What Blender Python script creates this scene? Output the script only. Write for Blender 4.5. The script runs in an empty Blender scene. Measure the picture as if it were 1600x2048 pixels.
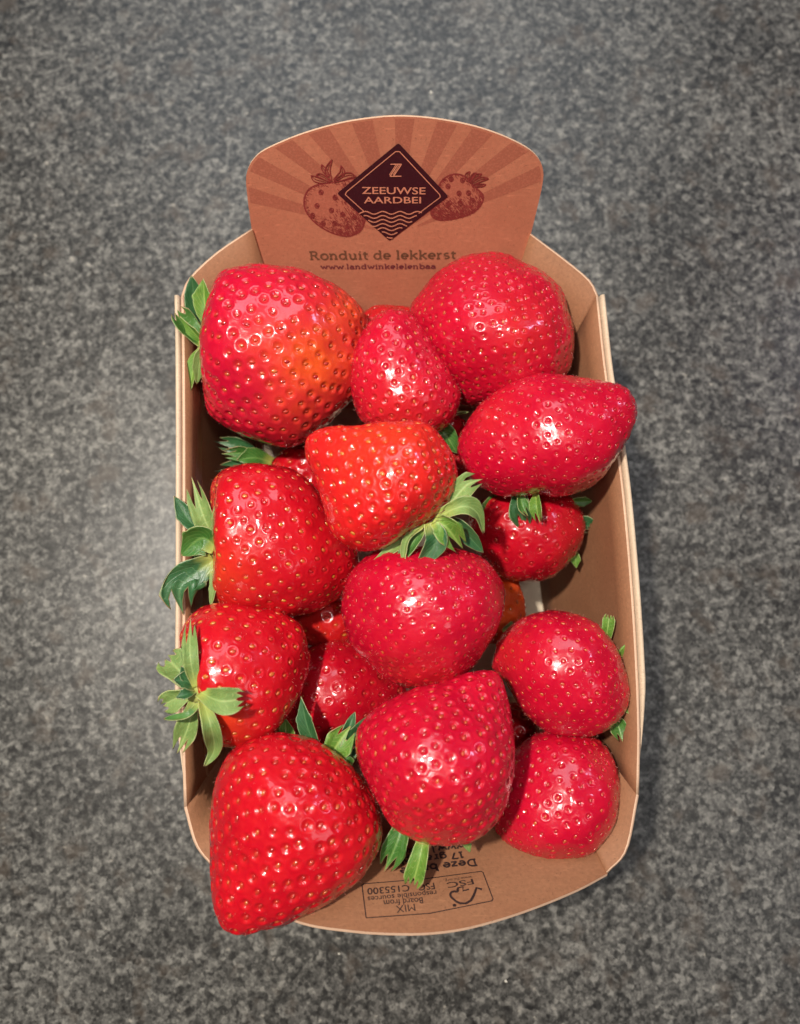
import bpy, math, random
import numpy as np
from mathutils import Vector, Matrix, Quaternion

random.seed(7)
rng = np.random.default_rng(7)
scene = bpy.context.scene
COL = scene.collection
R = math.radians

# ------------------------------------------------------------------ camera
CAM = np.array([0.0, 0.0, 0.28]); TILT = R(9.0); FPX = 1500.0
cam_data = bpy.data.cameras.new('camera'); cam = bpy.data.objects.new('camera', cam_data); COL.objects.link(cam)
cam.location = CAM; cam.rotation_euler = (TILT, 0, 0)
cam_data.sensor_fit = 'VERTICAL'; cam_data.sensor_height = 36.0; cam_data.lens = 36.0*FPX/2048
cam_data.clip_start = 0.01; cam_data.clip_end = 20
cam_data.dof.use_dof = True; cam_data.dof.focus_distance = 0.205; cam_data.dof.aperture_fstop = 10
scene.camera = cam

# ------------------------------------------------------------------ light
world = bpy.data.worlds.new('World'); scene.world = world; world.use_nodes = True
bg = world.node_tree.nodes['Background']; bg.inputs[0].default_value = (0.80, 0.86, 1.0, 1); bg.inputs[1].default_value = 0.03
def area(name, loc, size, power, col, target=(0, 0.03, 0.05), shape='DISK', sy=None):
    l = bpy.data.lights.new(name, 'AREA'); l.shape = shape; l.size = size
    if sy: l.size_y = sy
    l.energy = power; l.color = col
    o = bpy.data.objects.new(name, l); COL.objects.link(o); o.location = loc
    o.rotation_euler = (Vector(target)-Vector(loc)).to_track_quat('-Z', 'Y').to_euler()
    return o
area('key_lamp', (-0.155, 0.085, 0.60), 0.030, 4.4, (1.0, 0.93, 0.83))
area('ceiling_spot', (0.16, 0.06, 1.00), 0.10, 1.5, (1.0, 0.95, 0.88))
area('side_spot', (-0.24, -0.12, 0.95), 0.09, 0.8, (1.0, 0.93, 0.86))
area('back_window', (-0.05, 1.05, 1.10), 1.05, 6.4, (0.80, 0.90, 1.0), shape='RECTANGLE', sy=0.55)
area('right_window', (0.75, 0.42, 0.62), 0.10, 1.0, (0.68, 0.66, 1.0), shape='RECTANGLE', sy=0.16)
area('front_sheen_light', (0.60, -0.36, 0.95), 0.30, 0.6, (0.92, 0.95, 1.0), shape='RECTANGLE', sy=0.30)  # added lamp, no known source: gives the counter its front-right sheen
vs = scene.view_settings
vs.view_transform = 'Standard'; vs.look = 'None'; vs.exposure = 0.16; vs.gamma = 1.0; vs.use_curve_mapping = False

# ------------------------------------------------------------------ helpers
UP = np.array([0, math.cos(TILT), math.sin(TILT)]); AX = np.array([0, math.sin(TILT), -math.cos(TILT)]); RT = np.array([1.0, 0, 0])
def ray(px, py): return AX + RT*((px-800)/FPX) + UP*((1024-py)/FPX)
def P(px, py, z):
    d = ray(px, py); return CAM + d*((z-CAM[2])/d[2])
def nrm(v): v = np.asarray(v, float); return v/np.linalg.norm(v)
class Plane:                                  # a flat panel in the place: origin, x and y axes
    def __init__(s, o, x, y):
        s.o = np.array(o, float); s.x = nrm(x); s.y = nrm(np.array(y)-s.x*np.dot(s.x, y)); s.n = np.cross(s.x, s.y)
    def px(s, a, b):
        d = ray(a, b); t = np.dot(s.o-CAM, s.n)/np.dot(d, s.n); q = CAM+d*t-s.o
        return np.array([np.dot(q, s.x), np.dot(q, s.y)])
    def at(s, uv, h=0.0): return s.o+s.x*uv[0]+s.y*uv[1]+s.n*h
def mesh_obj(name, v, f, mat, parent=None, loc=None, smooth=False):
    me = bpy.data.meshes.new(name); v = np.asarray(v, float)
    if loc is not None: v = v-np.asarray(loc)
    me.from_pydata(v.tolist(), [], f); me.update()
    for m in (mat if isinstance(mat, (list, tuple)) else [mat]): me.materials.append(m)
    if smooth: me.polygons.foreach_set('use_smooth', [True]*len(me.polygons))
    o = bpy.data.objects.new(name, me); COL.objects.link(o)
    if parent is not None: o.parent = parent
    return o
def grid_faces(n, m, wrap=False):
    i, j = np.meshgrid(np.arange(n-1), np.arange(m if wrap else m-1), indexing='ij'); k = (j+1) % m
    return np.stack([i*m+j, (i+1)*m+j, (i+1)*m+k, i*m+k], -1).reshape(-1, 4).tolist()
def smooth_poly(pts, n=400):                  # closed Catmull-Rom
    p = np.array(pts, float); N = len(p); k = n//N+1; out = []
    for i in range(N):
        a, b, c, d = p[i-1], p[i], p[(i+1) % N], p[(i+2) % N]
        t = np.linspace(0, 1, k, endpoint=False)[:, None]
        out.append(.5*(2*b+(c-a)*t+(2*a-5*b+4*c-d)*t*t+(3*b-a-3*c+d)*t**3))
    return np.concatenate(out)
def open_curve(pts, n):
    p = np.array(pts, float); p = np.vstack([2*p[0]-p[1], p, 2*p[-1]-p[-2]]); out = []
    m = len(p)-3
    for t in np.linspace(0, m-1e-6, n):
        i = int(t); s = t-i; a, b, c, d = p[i:i+4]
        out.append(.5*(2*b+(c-a)*s+(2*a-5*b+4*c-d)*s*s+(3*b-a-3*c+d)*s**3))
    return np.array(out)

# ------------------------------------------------------------------ materials
class NT:
    def __init__(s, name):
        s.m = bpy.data.materials.new(name); s.m.use_nodes = True; s.t = s.m.node_tree
        s.b = s.t.nodes['Principled BSDF']
    def n(s, typ, **kw):
        x = s.t.nodes.new(typ)
        for k, v in kw.items():
            if k in x.inputs.keys(): x.inputs[k].default_value = v
            else: setattr(x, k, v)
        return x
    def l(s, a, b): s.t.links.new(a, b)
    def mix(s, fac, a, b, mode='MIX'):
        x = s.t.nodes.new('ShaderNodeMix'); x.data_type = 'RGBA'; x.blend_type = mode
        for sock, val in ((x.inputs[0], fac), (x.inputs[6], a), (x.inputs[7], b)):
            if hasattr(val, 'links'): s.l(val, sock)
            elif isinstance(val, (int, float)): sock.default_value = val
            else: sock.default_value = (*val, 1)
        return x.outputs[2]
    def math(s, op, a, b=0.0, c=0.0):
        x = s.t.nodes.new('ShaderNodeMath'); x.operation = op
        for i, val in enumerate((a, b, c)):
            if hasattr(val, 'links'): s.l(val, x.inputs[i])
            else: x.inputs[i].default_value = val
        return x.outputs[0]
    def ramp(s, fac, stops):
        x = s.t.nodes.new('ShaderNodeValToRGB'); e = x.color_ramp.elements
        while len(e) < len(stops): e.new(0.5)
        for q, (p, c) in zip(e, stops): q.position = p; q.color = (*c, 1) if not isinstance(c, (int, float)) else (c, c, c, 1)
        s.l(fac, x.inputs[0]); return x.outputs[0]
    def noise(s, scale, detail=4, rough=.55, vec=None, dist=0.0):
        x = s.n('ShaderNodeTexNoise'); x.inputs['Scale'].default_value = scale; x.inputs['Detail'].default_value = detail
        x.inputs['Roughness'].default_value = rough; x.inputs['Distortion'].default_value = dist
        if vec is not None: s.l(vec, x.inputs['Vector'])
        return x.outputs['Fac']
    def obj(s): return s.n('ShaderNodeTexCoord').outputs['Object']
    def bump(s, h, strength, dist):
        x = s.n('ShaderNodeBump'); x.inputs['Strength'].default_value = strength; x.inputs['Distance'].default_value = dist
        s.l(h, x.inputs['Height']); s.l(x.outputs[0], s.b.inputs['Normal'])
    def set(s, **kw):
        for k, v in kw.items(): s.b.inputs[k.replace('_', ' ')].default_value = v

def kraft(name, base, amount=.12, rough=.72):
    k = NT(name); co = k.obj()
    n1 = k.noise(900, 3, .6, co); n2 = k.noise(60, 4, .6, co); n3 = k.noise(3500, 2, .5, co)
    b = np.array(base)
    c = k.mix(k.math('MULTIPLY', n1, .8), tuple(b*(1-amount)), tuple(np.minimum(b*(1+amount*1.2), 1)))
    c = k.mix(k.ramp(n2, [(.32, 0.0), (.68, .6)]), c, tuple(b*np.array((.84, .76, .74))))
    mp = k.n('ShaderNodeMapping'); mp.inputs['Scale'].default_value = (260, 2200, 900); k.l(co, mp.inputs[0])
    fib = k.noise(1.0, 2, .5, mp.outputs[0])
    c = k.mix(k.ramp(fib, [(.62, 0.0), (.76, .45)]), c, tuple(np.minimum(b*1.45, 1)))
    c = k.mix(k.ramp(k.noise(1500, 1, .5, co), [(.66, 0.0), (.74, .45)]), c, tuple(b*.45))
    k.l(c, k.b.inputs['Base Color']); k.set(Roughness=rough, Specular_IOR_Level=.35)
    k.bump(k.math('ADD', n1, k.math('MULTIPLY', n3, .5)), .25, .0003)
    return k.m
M_KRAFT = kraft('kraft_board', (.265, .120, .058), .36)
M_BACK = kraft('printed_back_board', (.41, .145, .080), .28)
M_EDGE = kraft('cut_board_edge', (.56, .37, .25), .08)
M_CREAM = kraft('cream_board', (.56, .43, .30), .14)
M_FLOOR = kraft('pale_board_floor', (.58, .49, .37), .05)
def ink(name, col, rough=.6, kr=.25):
    k = NT(name); n = k.noise(1800, 3, .6, k.obj())
    c = k.mix(k.ramp(n, [(.45, 0.0), (.75, kr)]), col, tuple(np.minimum(np.array(col)*2.2+.03, 1)))
    k.l(c, k.b.inputs['Base Color']); k.set(Roughness=rough, Specular_IOR_Level=.35); return k.m
M_RAY = ink('ray_ink', (.290, .088, .050))
M_DARKINK = ink('dark_logo_ink', (.030, .0045, .0075), .45, .10)
M_COPPER = ink('copper_line', (.46, .17, .10))
M_REDINK = ink('engraving_red_ink', (.175, .022, .018))
M_REDPALE = ink('engraving_pale_ink', (.32, .092, .054))
M_BROWNINK = ink('brown_lettering_ink', (.115, .045, .022))
M_PLUMINK = ink('plum_lettering_ink', (.115, .018, .022))
M_BLACKINK = ink('black_print_ink', (.026, .012, .010))

def counter_mat():
    k = NT('mottled_stone_counter'); co = k.obj()
    big = k.noise(22, 3, .5, co); mid = k.noise(310, 5, .68, co, .4); fine = k.noise(520, 4, .7, co)
    v = k.math('ADD', k.math('MULTIPLY', mid, .62), k.math('MULTIPLY', fine, .38))
    v = k.math('ADD', v, k.math('MULTIPLY', k.math('SUBTRACT', big, .5), .22))
    for sc_, am in ((430, .17), (950, .16)):
        vo = k.n('ShaderNodeTexVoronoi'); vo.inputs['Scale'].default_value = sc_; k.l(co, vo.inputs['Vector'])
        sx = k.n('ShaderNodeSeparateColor'); k.l(vo.outputs['Color'], sx.inputs[0])
        v = k.math('ADD', v, k.math('MULTIPLY', k.math('SUBTRACT', sx.outputs[0], .5), am))
    c = k.ramp(v, [(.32, (.013, .012, .011)), (.45, (.042, .040, .036)), (.56, (.096, .091, .082)), (.70, (.20, .19, .168))])
    sp = k.ramp(k.noise(310, 2, .5, co), [(.70, 0.0), (.76, .7)])
    c = k.mix(sp, c, (.33, .30, .25))
    br = k.ramp(k.noise(75, 3, .6, co), [(.56, 0.0), (.68, .5)])
    c = k.mix(br, c, (.070, .052, .038))
    k.l(c, k.b.inputs['Base Color'])
    mp = k.n('ShaderNodeMapping'); mp.inputs['Rotation'].default_value = (0, 0, R(28)); mp.inputs['Scale'].default_value = (9, 620, 1); k.l(co, mp.inputs[0])
    scr = k.ramp(k.noise(1.0, 3, .6, mp.outputs[0], .4), [(.67, 0.0), (.74, 1.0)])
    rg = k.math('ADD', k.math('MULTIPLY', mid, .16), .30)
    k.l(k.math('ADD', rg, k.math('MULTIPLY', scr, .18)), k.b.inputs['Roughness'])
    k.set(Specular_IOR_Level=.42, IOR=1.5)
    k.bump(k.math('ADD', fine, k.math('MULTIPLY', scr, -.3)), .12, .0005)
    return k.m
M_COUNTER = counter_mat()

def flesh_mat(tone, gloss=.2):
    deep, mid, orange = tone
    k = NT('strawberry_flesh'); co = k.obj()
    at = lambda nm: k.n('ShaderNodeAttribute', attribute_name=nm).outputs['Fac']
    pit, ripe, pale = at('pit'), at('ripe'), at('pale')
    ripe = k.math('MULTIPLY', ripe, k.ramp(k.noise(190, 4, .65, co), [(.25, .45), (.65, 1.0)]))
    n1 = k.noise(70, 3, .5, co); n2 = k.noise(1600, 3, .6, co); n3 = k.noise(420, 3, .6, co)
    c = k.mix(k.ramp(n1, [(.3, 0.0), (.72, 1.0)]), deep, mid)
    c = k.mix(k.ramp(n3, [(.4, 0.0), (.8, .35)]), c, tuple(np.minimum(np.array(mid)*1.15+np.array((.03, .015, .005)), 1)))
    c = k.mix(ripe, c, orange)
    c = k.mix(k.math('MULTIPLY', pit, k.math('ADD', k.math('MULTIPLY', ripe, .55), .07)), c, tuple(np.minimum(np.array(orange)*np.array((1.05, 1.35, 1.1)), 1)))
    c = k.mix(pale, c, (.85, .62, .40))
    k.l(c, k.b.inputs['Base Color'])
    k.b.subsurface_method = 'RANDOM_WALK'
    k.set(Subsurface_Weight=.22, Subsurface_Scale=.0022, Roughness=.27, Specular_IOR_Level=.4, Coat_Weight=.6, Coat_Roughness=.035, IOR=1.42)
    k.l(k.ramp(k.noise(160, 4, .6, co), [(.42, .02), (.75, .13)]), k.b.inputs['Coat Roughness'])
    k.l(k.ramp(k.noise(110, 3, .6, co), [(.35, .85), (.72, .35)]), k.b.inputs['Coat Weight'])
    k.b.inputs['Subsurface Radius'].default_value = (1.0, .22, .12)
    k.bump(k.math('ADD', k.math('MULTIPLY', n2, .6), n3), .10, .0006)
    return k.m
def seed_mat(name, a, b):
    k = NT(name); r = k.n('ShaderNodeObjectInfo').outputs['Random']
    k.l(k.mix(r, a, b), k.b.inputs['Base Color']); k.set(Roughness=.22, Specular_IOR_Level=.6, Coat_Weight=.8, Coat_Roughness=.06); return k.m
SEED = {'yellow': seed_mat('yellow_seed', (.46, .17, .025), (.46, .08, .02)),
        'amber': seed_mat('amber_seed', (.40, .030, .014), (.46, .10, .025)),
        'red': seed_mat('red_seed', (.32, .008, .010), (.44, .045, .022))}
M_FUZZ = NT('pale_fuzz'); M_FUZZ.set(Roughness=.5); M_FUZZ.b.inputs['Base Color'].default_value = (.58, .20, .15, 1); M_FUZZ = M_FUZZ.m
def leaf_mat(name, a, b, vein, rough=.5):
    k = NT(name); uv = k.n('ShaderNodeUVMap').outputs[0]; sx = k.n('ShaderNodeSeparateXYZ'); k.l(uv, sx.inputs[0])
    u, v = sx.outputs[0], sx.outputs[1]; co = k.obj()
    c = k.mix(k.ramp(k.noise(260, 4, .6, co), [(.3, 0.0), (.7, 1.0)]), a, b)
    av = k.math('ABSOLUTE', k.math('SUBTRACT', v, .5))
    rib = k.ramp(av, [(.0, .75), (.07, 0.0)])
    w = k.math('SINE', k.math('MULTIPLY', k.math('SUBTRACT', k.math('ADD', u, k.math('MULTIPLY', k.noise(150, 2, .5, co), .12)), k.math('MULTIPLY', av, .9)), 46))
    side = k.ramp(w, [(.80, 0.0), (1.0, .42)])
    c = k.mix(rib, c, vein); c = k.mix(side, c, vein)
    c = k.mix(k.ramp(u, [(.02, .75), (.30, 0.0)]), c, (.40, .42, .09))           # the yellow-green base of each sepal
    edge = k.ramp(av, [(.475, 0.0), (.50, .40)]); c = k.mix(edge, c, (.50, .46, .24))
    c = k.mix(k.ramp(u, [(.955, 0.0), (1.0, .8)]), c, (.30, .20, .10))
    k.l(c, k.b.inputs['Base Color'])
    k.set(Roughness=rough, Specular_IOR_Level=.4, Subsurface_Weight=.12, Subsurface_Scale=.0008)
    k.bump(k.math('ADD', k.math('MULTIPLY', side, -1.0), k.math('MULTIPLY', k.noise(1200, 3, .6, co), .8)), .5, .00025)
    return k.m
LEAF = {'pale': leaf_mat('pale_sepal_underside', (.100, .170, .038), (.175, .255, .068), (.28, .36, .12), .62),
        'bright': leaf_mat('bright_sepal', (.060, .150, .016), (.13, .25, .034), (.27, .37, .09), .5),
        'green': leaf_mat('green_sepal', (.028, .105, .015), (.060, .160, .028), (.14, .25, .06), .42),
        'dark': leaf_mat('dark_sepal', (.016, .070, .022), (.035, .110, .035), (.08, .17, .07), .40)}
def crown_mat():
    k = NT('calyx_crown'); c = k.mix(k.noise(500, 3, .6, k.obj()), (.20, .24, .05), (.42, .40, .12)); k.l(c, k.b.inputs['Base Color']); k.set(Roughness=.6); return k.m
M_CROWN = crown_mat()
M_STAMEN = ink('dry_stamen_brown', (.10, .035, .015))

# ------------------------------------------------------------------ setting: the counter
def tag(o, label=None, cat=None, group=None, kind=None):
    for a, b in (('label', label), ('category', cat), ('group', group), ('kind', kind)):
        if b: o[a] = b
    return o
bx = [(x, y, z) for z in (-.04, 0.0) for y in (-.7, .8) for x in (-.8, .8)]
counter = mesh_obj('countertop', bx, [(0, 2, 3, 1), (4, 5, 7, 6), (0, 1, 5, 4), (2, 6, 7, 3), (0, 4, 6, 2), (1, 3, 7, 5)], M_COUNTER)
tag(counter, 'grey and black mottled stone-look countertop under the punnet', 'countertop', kind='structure')

# ------------------------------------------------------------------ the punnet
ZR, ZF = .070, .0015
punnet = bpy.data.objects.new('punnet', None); COL.objects.link(punnet); punnet.location = (0, .03, 0); punnet.empty_display_size = .05
tag(punnet, 'brown kraft cardboard fruit punnet with tall printed back panel, filled with strawberries', 'punnet')
PL = np.array(punnet.location)
def board(name, verts, faces, mats, parent=punnet, th=.0008, flip=False):
    o = mesh_obj(name, verts, faces, mats, parent, PL)
    s = o.modifiers.new('thickness', 'SOLIDIFY'); s.thickness = th; s.offset = -1; s.material_offset_rim = 1; s.use_even_offset = False
    return o
BL, BR = P(503, 457, ZR), P(1062, 467, ZR)
FL, FR = P(425, 1735, ZR), P(1215, 1747, ZR)
def lean_plane(a, b, deg):
    x = nrm(b-a); out = np.cross(np.array([0, 0, 1.0]), x); y = out*math.sin(R(deg))+np.array([0, 0, 1])*math.cos(R(deg))
    return Plane(a, x, y)
BACK = lean_plane(BL, BR, 27)          # normal points into the punnet
FRONT = lean_plane(FR, FL, 30)
assert BACK.n[1] < 0 and FRONT.n[1] > 0
vb = (ZF-ZR)/BACK.y[2]; vf = (ZF-ZR)/FRONT.y[2]
wb = np.linalg.norm(BR-BL); wf = np.linalg.norm(FR-FL)
back_px = [(503, 457), (496, 405), (492, 362), (496, 338), (508, 318), (532, 299), (600, 270), (680, 247), (750, 236), (805, 233), (870, 238), (940, 251), (1000, 270), (1050, 294), (1075, 315), (1086, 340), (1085, 368), (1076, 410), (1062, 467)]
q = [BACK.px(*p) for p in back_px]
oc = open_curve(q[1:-1], 70)
back_uv = [np.array([.010, vb]), q[0]]+list(oc)+[q[-1], np.array([wb-.010, vb])]
bp = board('back_panel', [BACK.at(p) for p in back_uv], [list(range(len(back_uv)))[::-1]], [M_BACK, M_EDGE])
bp['label'] = 'tall arched back panel printed with a sunburst, logo and lettering'
front_px = [(425, 1735), (500, 1797), (600, 1843), (700, 1860), (790, 1866), (870, 1864), (950, 1851), (1050, 1821), (1150, 1781), (1215, 1747)]
qf = [FRONT.px(*p) for p in front_px]; qf[0] = np.array([wf, 0]); qf[-1] = np.array([0.0, 0])
ofc = open_curve(qf, 50)
front_uv = [np.array([wf-.004, vf])]+list(ofc)+[np.array([.012, vf])]
fp = board('front_panel', [FRONT.at(p) for p in front_uv], [list(range(len(front_uv)))], [M_KRAFT, M_EDGE])
fp['label'] = 'low curved front panel with small black print upside down'
bBL, bBR, bFL, bFR = BACK.at((.010, vb)), BACK.at((wb-.010, vb)), FRONT.at((wf-.004, vf)), FRONT.at((.012, vf))
left_rim = [P(x, y, ZR) for x, y in [(362, 592), (364, 700), (365, 850), (365, 1000), (365, 1200), (364, 1350), (364, 1480), (368, 1615)]]
right_rim = [P(x, y, ZR) for x, y in [(1197, 592), (1213, 740), (1233, 865), (1249, 985), (1264, 1150), (1274, 1300), (1280, 1450), (1278, 1590)]]
lb0, lb1 = np.array([-.056, .076, ZF]), np.array([-.0545, -.028, ZF])
rb0, rb1 = np.array([.047, .074, ZF]), np.array([.056, -.018, ZF])
def sheet(name, top, bot, mats, flip, n=24, m=8):
    t = open_curve(top, n); b = open_curve(bot, n); s = np.linspace(0, 1, m)[None, :, None]
    bulge = np.sin(np.linspace(0, math.pi, m))[None, :, None]*np.sin(np.linspace(0, math.pi, n))[:, None, None]
    v = b[:, None]*(1-s)+t[:, None]*s
    out = nrm(t.mean(0)*np.array([1, 1, 0])-np.array([0, .03, 0])); v = v+bulge*out*.0012
    f = grid_faces(n, m); f = [x[::-1] for x in f] if flip else f
    o = board(name, v.reshape(-1, 3), f, mats)
    o.data.polygons.foreach_set('use_smooth', [True]*len(o.data.polygons)); return o
lw = sheet('side_wall', left_rim, [lb0, (lb0+lb1)/2, lb1], [M_KRAFT, M_EDGE], False)
rw = sheet('side_wall', right_rim, [rb0, (rb0+rb1)/2, rb1], [M_KRAFT, M_EDGE], True)
def flap(top, b0, b1, flip): return sheet('corner_flap', top, [b0, b1], [M_KRAFT, M_EDGE], flip, 10, 5)
flap([BL, P(432, 505, ZR), P(378, 556, ZR), left_rim[0]], bBL, lb0, False)
flap([BR, P(1130, 518, ZR), P(1180, 560, ZR), right_rim[0]], bBR, rb0, True)
flap([FL, P(390, 1690, ZR), left_rim[-1]], bFL, lb1, True)
flap([FR, P(1255, 1700, ZR), right_rim[-1]], bFR, rb1, False)
fl = [bBL, bBR, rb0, rb1, bFR, bFL, lb1, lb0]
board('floor_board', fl, [list(range(8))[::-1]], [M_FLOOR, M_EDGE])
def rim_strip(rim, side):
    c = open_curve(rim, 40); n = len(c); tan = np.gradient(c, axis=0); out = np.stack([-tan[:, 1], tan[:, 0], 0*tan[:, 0]], 1)
    out /= np.linalg.norm(out, axis=1)[:, None]; out *= side*np.sign(np.mean(out[:, 0]))
    prof = [(.0007, -.014), (.0004, .0002), (.0008, .0009), (.0012, .0010), (.0016, .0008), (.0019, .0002), (.0020, -.0012), (.0020, -.005), (.0016, -.014)]
    tp = np.interp(np.linspace(0, 1, n), [0, .78, 1], [1, 1, .12])[:, None]
    v = np.stack([c+out*(.0004+(a-.0004)*tp)+np.array([0, 0, b])-out*.19*max(0, -b) for a, b in prof], 1)
    v = v-np.array([0, 0, .006])*(1-tp)[:, None]
    m = len(prof); f = grid_faces(n, m, True)+[list(range(m)), [(n-1)*m+i for i in range(m)][::-1]]
    o = mesh_obj('rim_strip', v.reshape(-1, 3), f, M_CREAM, punnet, PL, True); o['label'] = 'cream folded strip along the rim of the long side'
rim_strip(left_rim, -1); rim_strip(right_rim, 1)

# ---- print: decals lie on the panels, each a few hundredths of a millimetre proud
class Decal:
    def __init__(s, plane): s.p = plane; s.v = []; s.f = []; s.k = 0
    def poly(s, uv, h=.00004):
        i = len(s.v); s.v += [s.p.at(q, h) for q in uv]; s.f.append(list(range(i, i+len(uv))))
    def stroke(s, pts, w, h=.00006, closed=False, taper=False):
        p = np.array(pts, float); n = len(p)
        if n < 2: return
        t = np.gradient(p, axis=0) if not closed else np.roll(p, -1, 0)-np.roll(p, 1, 0)
        l = np.linalg.norm(t, axis=1); l[l == 0] = 1; t = t/l[:, None]; nn = np.stack([-t[:, 1], t[:, 0]], 1)
        ww = np.full(n, w/2)
        if taper: ww = ww*np.sin(np.linspace(.25, math.pi-.15, n))
        h = h+.000008*(s.k % 9); s.k += 1; i = len(s.v)
        for a, b, c in zip(p, nn, ww): s.v += [s.p.at(a+b*c, h), s.p.at(a-b*c, h)]
        for j in range(n if closed else n-1):
            k = (j+1) % n; s.f.append([i+2*j, i+2*j+1, i+2*k+1, i+2*k])
    def add(s, verts, faces, h=.00030):
        i = len(s.v); s.v += [s.p.at(q, h) for q in verts]; s.f += [[i+a for a in f] for f in faces]
    def build(s, name, mat, parent, kind=None, label=None):
        v = np.array(s.v); o = mesh_obj(name, v, s.f, mat, parent, PL)
        for p in o.data.polygons:                                   # all faces look out of the panel
            if p.normal.dot(Vector(s.p.n)) < 0: p.flip()
        if kind: o['kind'] = kind
        if label: o['label'] = label
        return o
def text_geo(body, bold=0.0, spacing=1.0):
    cu = bpy.data.curves.new('lettering', 'FONT'); cu.body = body; cu.size = 1; cu.offset = bold; cu.space_character = spacing; cu.resolution_u = 3
    o = bpy.data.objects.new('lettering', cu); COL.objects.link(o); bpy.context.view_layer.update()
    me = bpy.data.meshes.new_from_object(o.evaluated_get(bpy.context.evaluated_depsgraph_get()))
    v = np.array([x.co[:2] for x in me.vertices]); f = [list(p.vertices) for p in me.polygons]
    bpy.data.objects.remove(o); bpy.data.curves.remove(cu); bpy.data.meshes.remove(me); return v, f
def arc(cx, cy, rx, ry, a0, a1, n=12): return [(cx+rx*math.cos(R(a)), cy+ry*math.sin(R(a))) for a in np.linspace(a0, a1, n)]
def stem(x, y0, y1): return [(x, y0), (x, y1)]
def srf(x, y, l=.10, r=.10): return [(x-l, y), (x+r, y)]
X = .50
GL = {                                                             # a slab-serif hand: advance, strokes
 'o': (.60, [arc(.30, .25, .23, .25, 0, 360, 22)]),
 'n': (.66, [stem(.14, .02, X), arc(.31, .28, .17, .21, 180, 0)+[(.48, .02)], srf(.14, .02), srf(.48, .02), srf(.14, X-.02, .11, 0)]),
 'u': (.66, [[(.15, X-.02), (.15, .22)]+arc(.32, .22, .17, .21, 180, 360), stem(.49, .02, X), srf(.49, .02, 0, .10), srf(.15, X-.02, .11, 0), srf(.49, X-.02, .11, 0)]),
 'd': (.64, [arc(.28, .25, .21, .24, 0, 360, 20), stem(.49, .02, .76), srf(.49, .02, 0, .10), srf(.49, .74, .11, 0)]),
 'b': (.64, [arc(.35, .25, .21, .24, 0, 360, 20), stem(.14, .02, .76), srf(.14, .74, .11, 0)]),
 'p': (.64, [arc(.35, .25, .21, .24, 0, 360, 20), stem(.14, -.22, X), srf(.14, -.22), srf(.14, X-.02, .11, 0)]),
 'g': (.62, [arc(.28, .26, .20, .23, 0, 360, 20), [(.48, X), (.48, .0)]+arc(.29, -.02, .19, .18, 0, -160)]),
 'i': (.32, [stem(.16, .02, X), srf(.16, .02), srf(.16, X-.02, .11, 0), [(.12, .68), (.20, .68)]]),
 'j': (.32, [[(.18, X), (.18, -.06)]+arc(.06, -.06, .12, .14, 0, -110), srf(.18, X-.02, .11, 0), [(.14, .68), (.22, .68)]]),
 't': (.42, [[(.17, .66), (.17, .16)]+arc(.29, .16, .12, .14, 180, 300), [(.04, X-.02), (.36, X-.02)]]),
 'e': (.58, [[(.09, .26), (.50, .26)]+arc(.29, .26, .21, .23, 0, 310, 20)]),
 'l': (.32, [stem(.16, .02, .76), srf(.16, .02), srf(.16, .74, .11, 0)]),
 'k': (.62, [stem(.14, .02, .76), srf(.14, .02), srf(.14, .74, .11, 0), [(.16, .22), (.46, .48)], [(.26, .30), (.52, .02)], srf(.47, .48, .07, .09), srf(.52, .02, .08, .07)]),
 'r': (.46, [stem(.14, .02, X), arc(.31, .28, .17, .20, 180, 70), srf(.14, .02, .10, .13), srf(.14, X-.02, .11, 0)]),
 's': (.50, [arc(.25, .37, .15, .12, 40, 250)+arc(.25, .13, .16, .12, 80, -140)]),
 'a': (.58, [arc(.26, .16, .18, .14, 0, 360, 18), arc(.27, .31, .18, .18, 150, 0)+[(.45, .02)], srf(.45, .02, 0, .10)]),
 'w': (.84, [[(.10, X-.02), (.26, .03), (.42, .42), (.58, .03), (.74, X-.02)], srf(.10, X-.02, .08, .08), srf(.74, X-.02, .08, .08)]),
 'z': (.52, [[(.08, X-.04), (.44, X-.04), (.08, .04), (.45, .04)]]),
 '.': (.24, [[(.08, .05), (.16, .05)]]), ' ': (.30, []),
 'R': (.74, [stem(.16, .02, .72), [(.16, .70), (.36, .70)]+arc(.36, .53, .17, .17, 90, -90)+[(.16, .36)], [(.36, .36), (.60, .02)], srf(.16, .02), srf(.60, .02, .08, .10), srf(.16, .70, .11, 0)]),
 'D': (.78, [stem(.16, .02, .72), [(.05, .70), (.34, .70)]+arc(.34, .36, .31, .34, 90, -90, 16)+[(.05, .02)]]),
 '1': (.44, [[(.08, .58), (.22, .70), (.22, .02)], srf(.22, .02, .14, .14)]),
 '7': (.54, [[(.06, .60), (.06, .70), (.48, .70), (.22, .02)]])}
def slab_text(d, s, p0, p1, height, pen=.085):
    p0 = np.array(p0); p1 = np.array(p1); wid = sum(GL[c][0] for c in s); ux = (p1-p0)/wid; uy = nrm([-ux[1], ux[0]])*height; x = 0
    for c in s:
        adv, st = GL[c]
        for k in st:
            pts = [p0+ux*(x+a)+uy*b for a, b in k]
            if 2 < len(k) < 7:
                for a, b in zip(pts[:-1], pts[1:]): e = (b-a)*.04; d.stroke([a-e, b+e], pen*height*1.15)
            else: d.stroke(pts, pen*height*1.15, closed=(c in 'odbpga' and len(k) >= 18))
        x += adv
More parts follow.
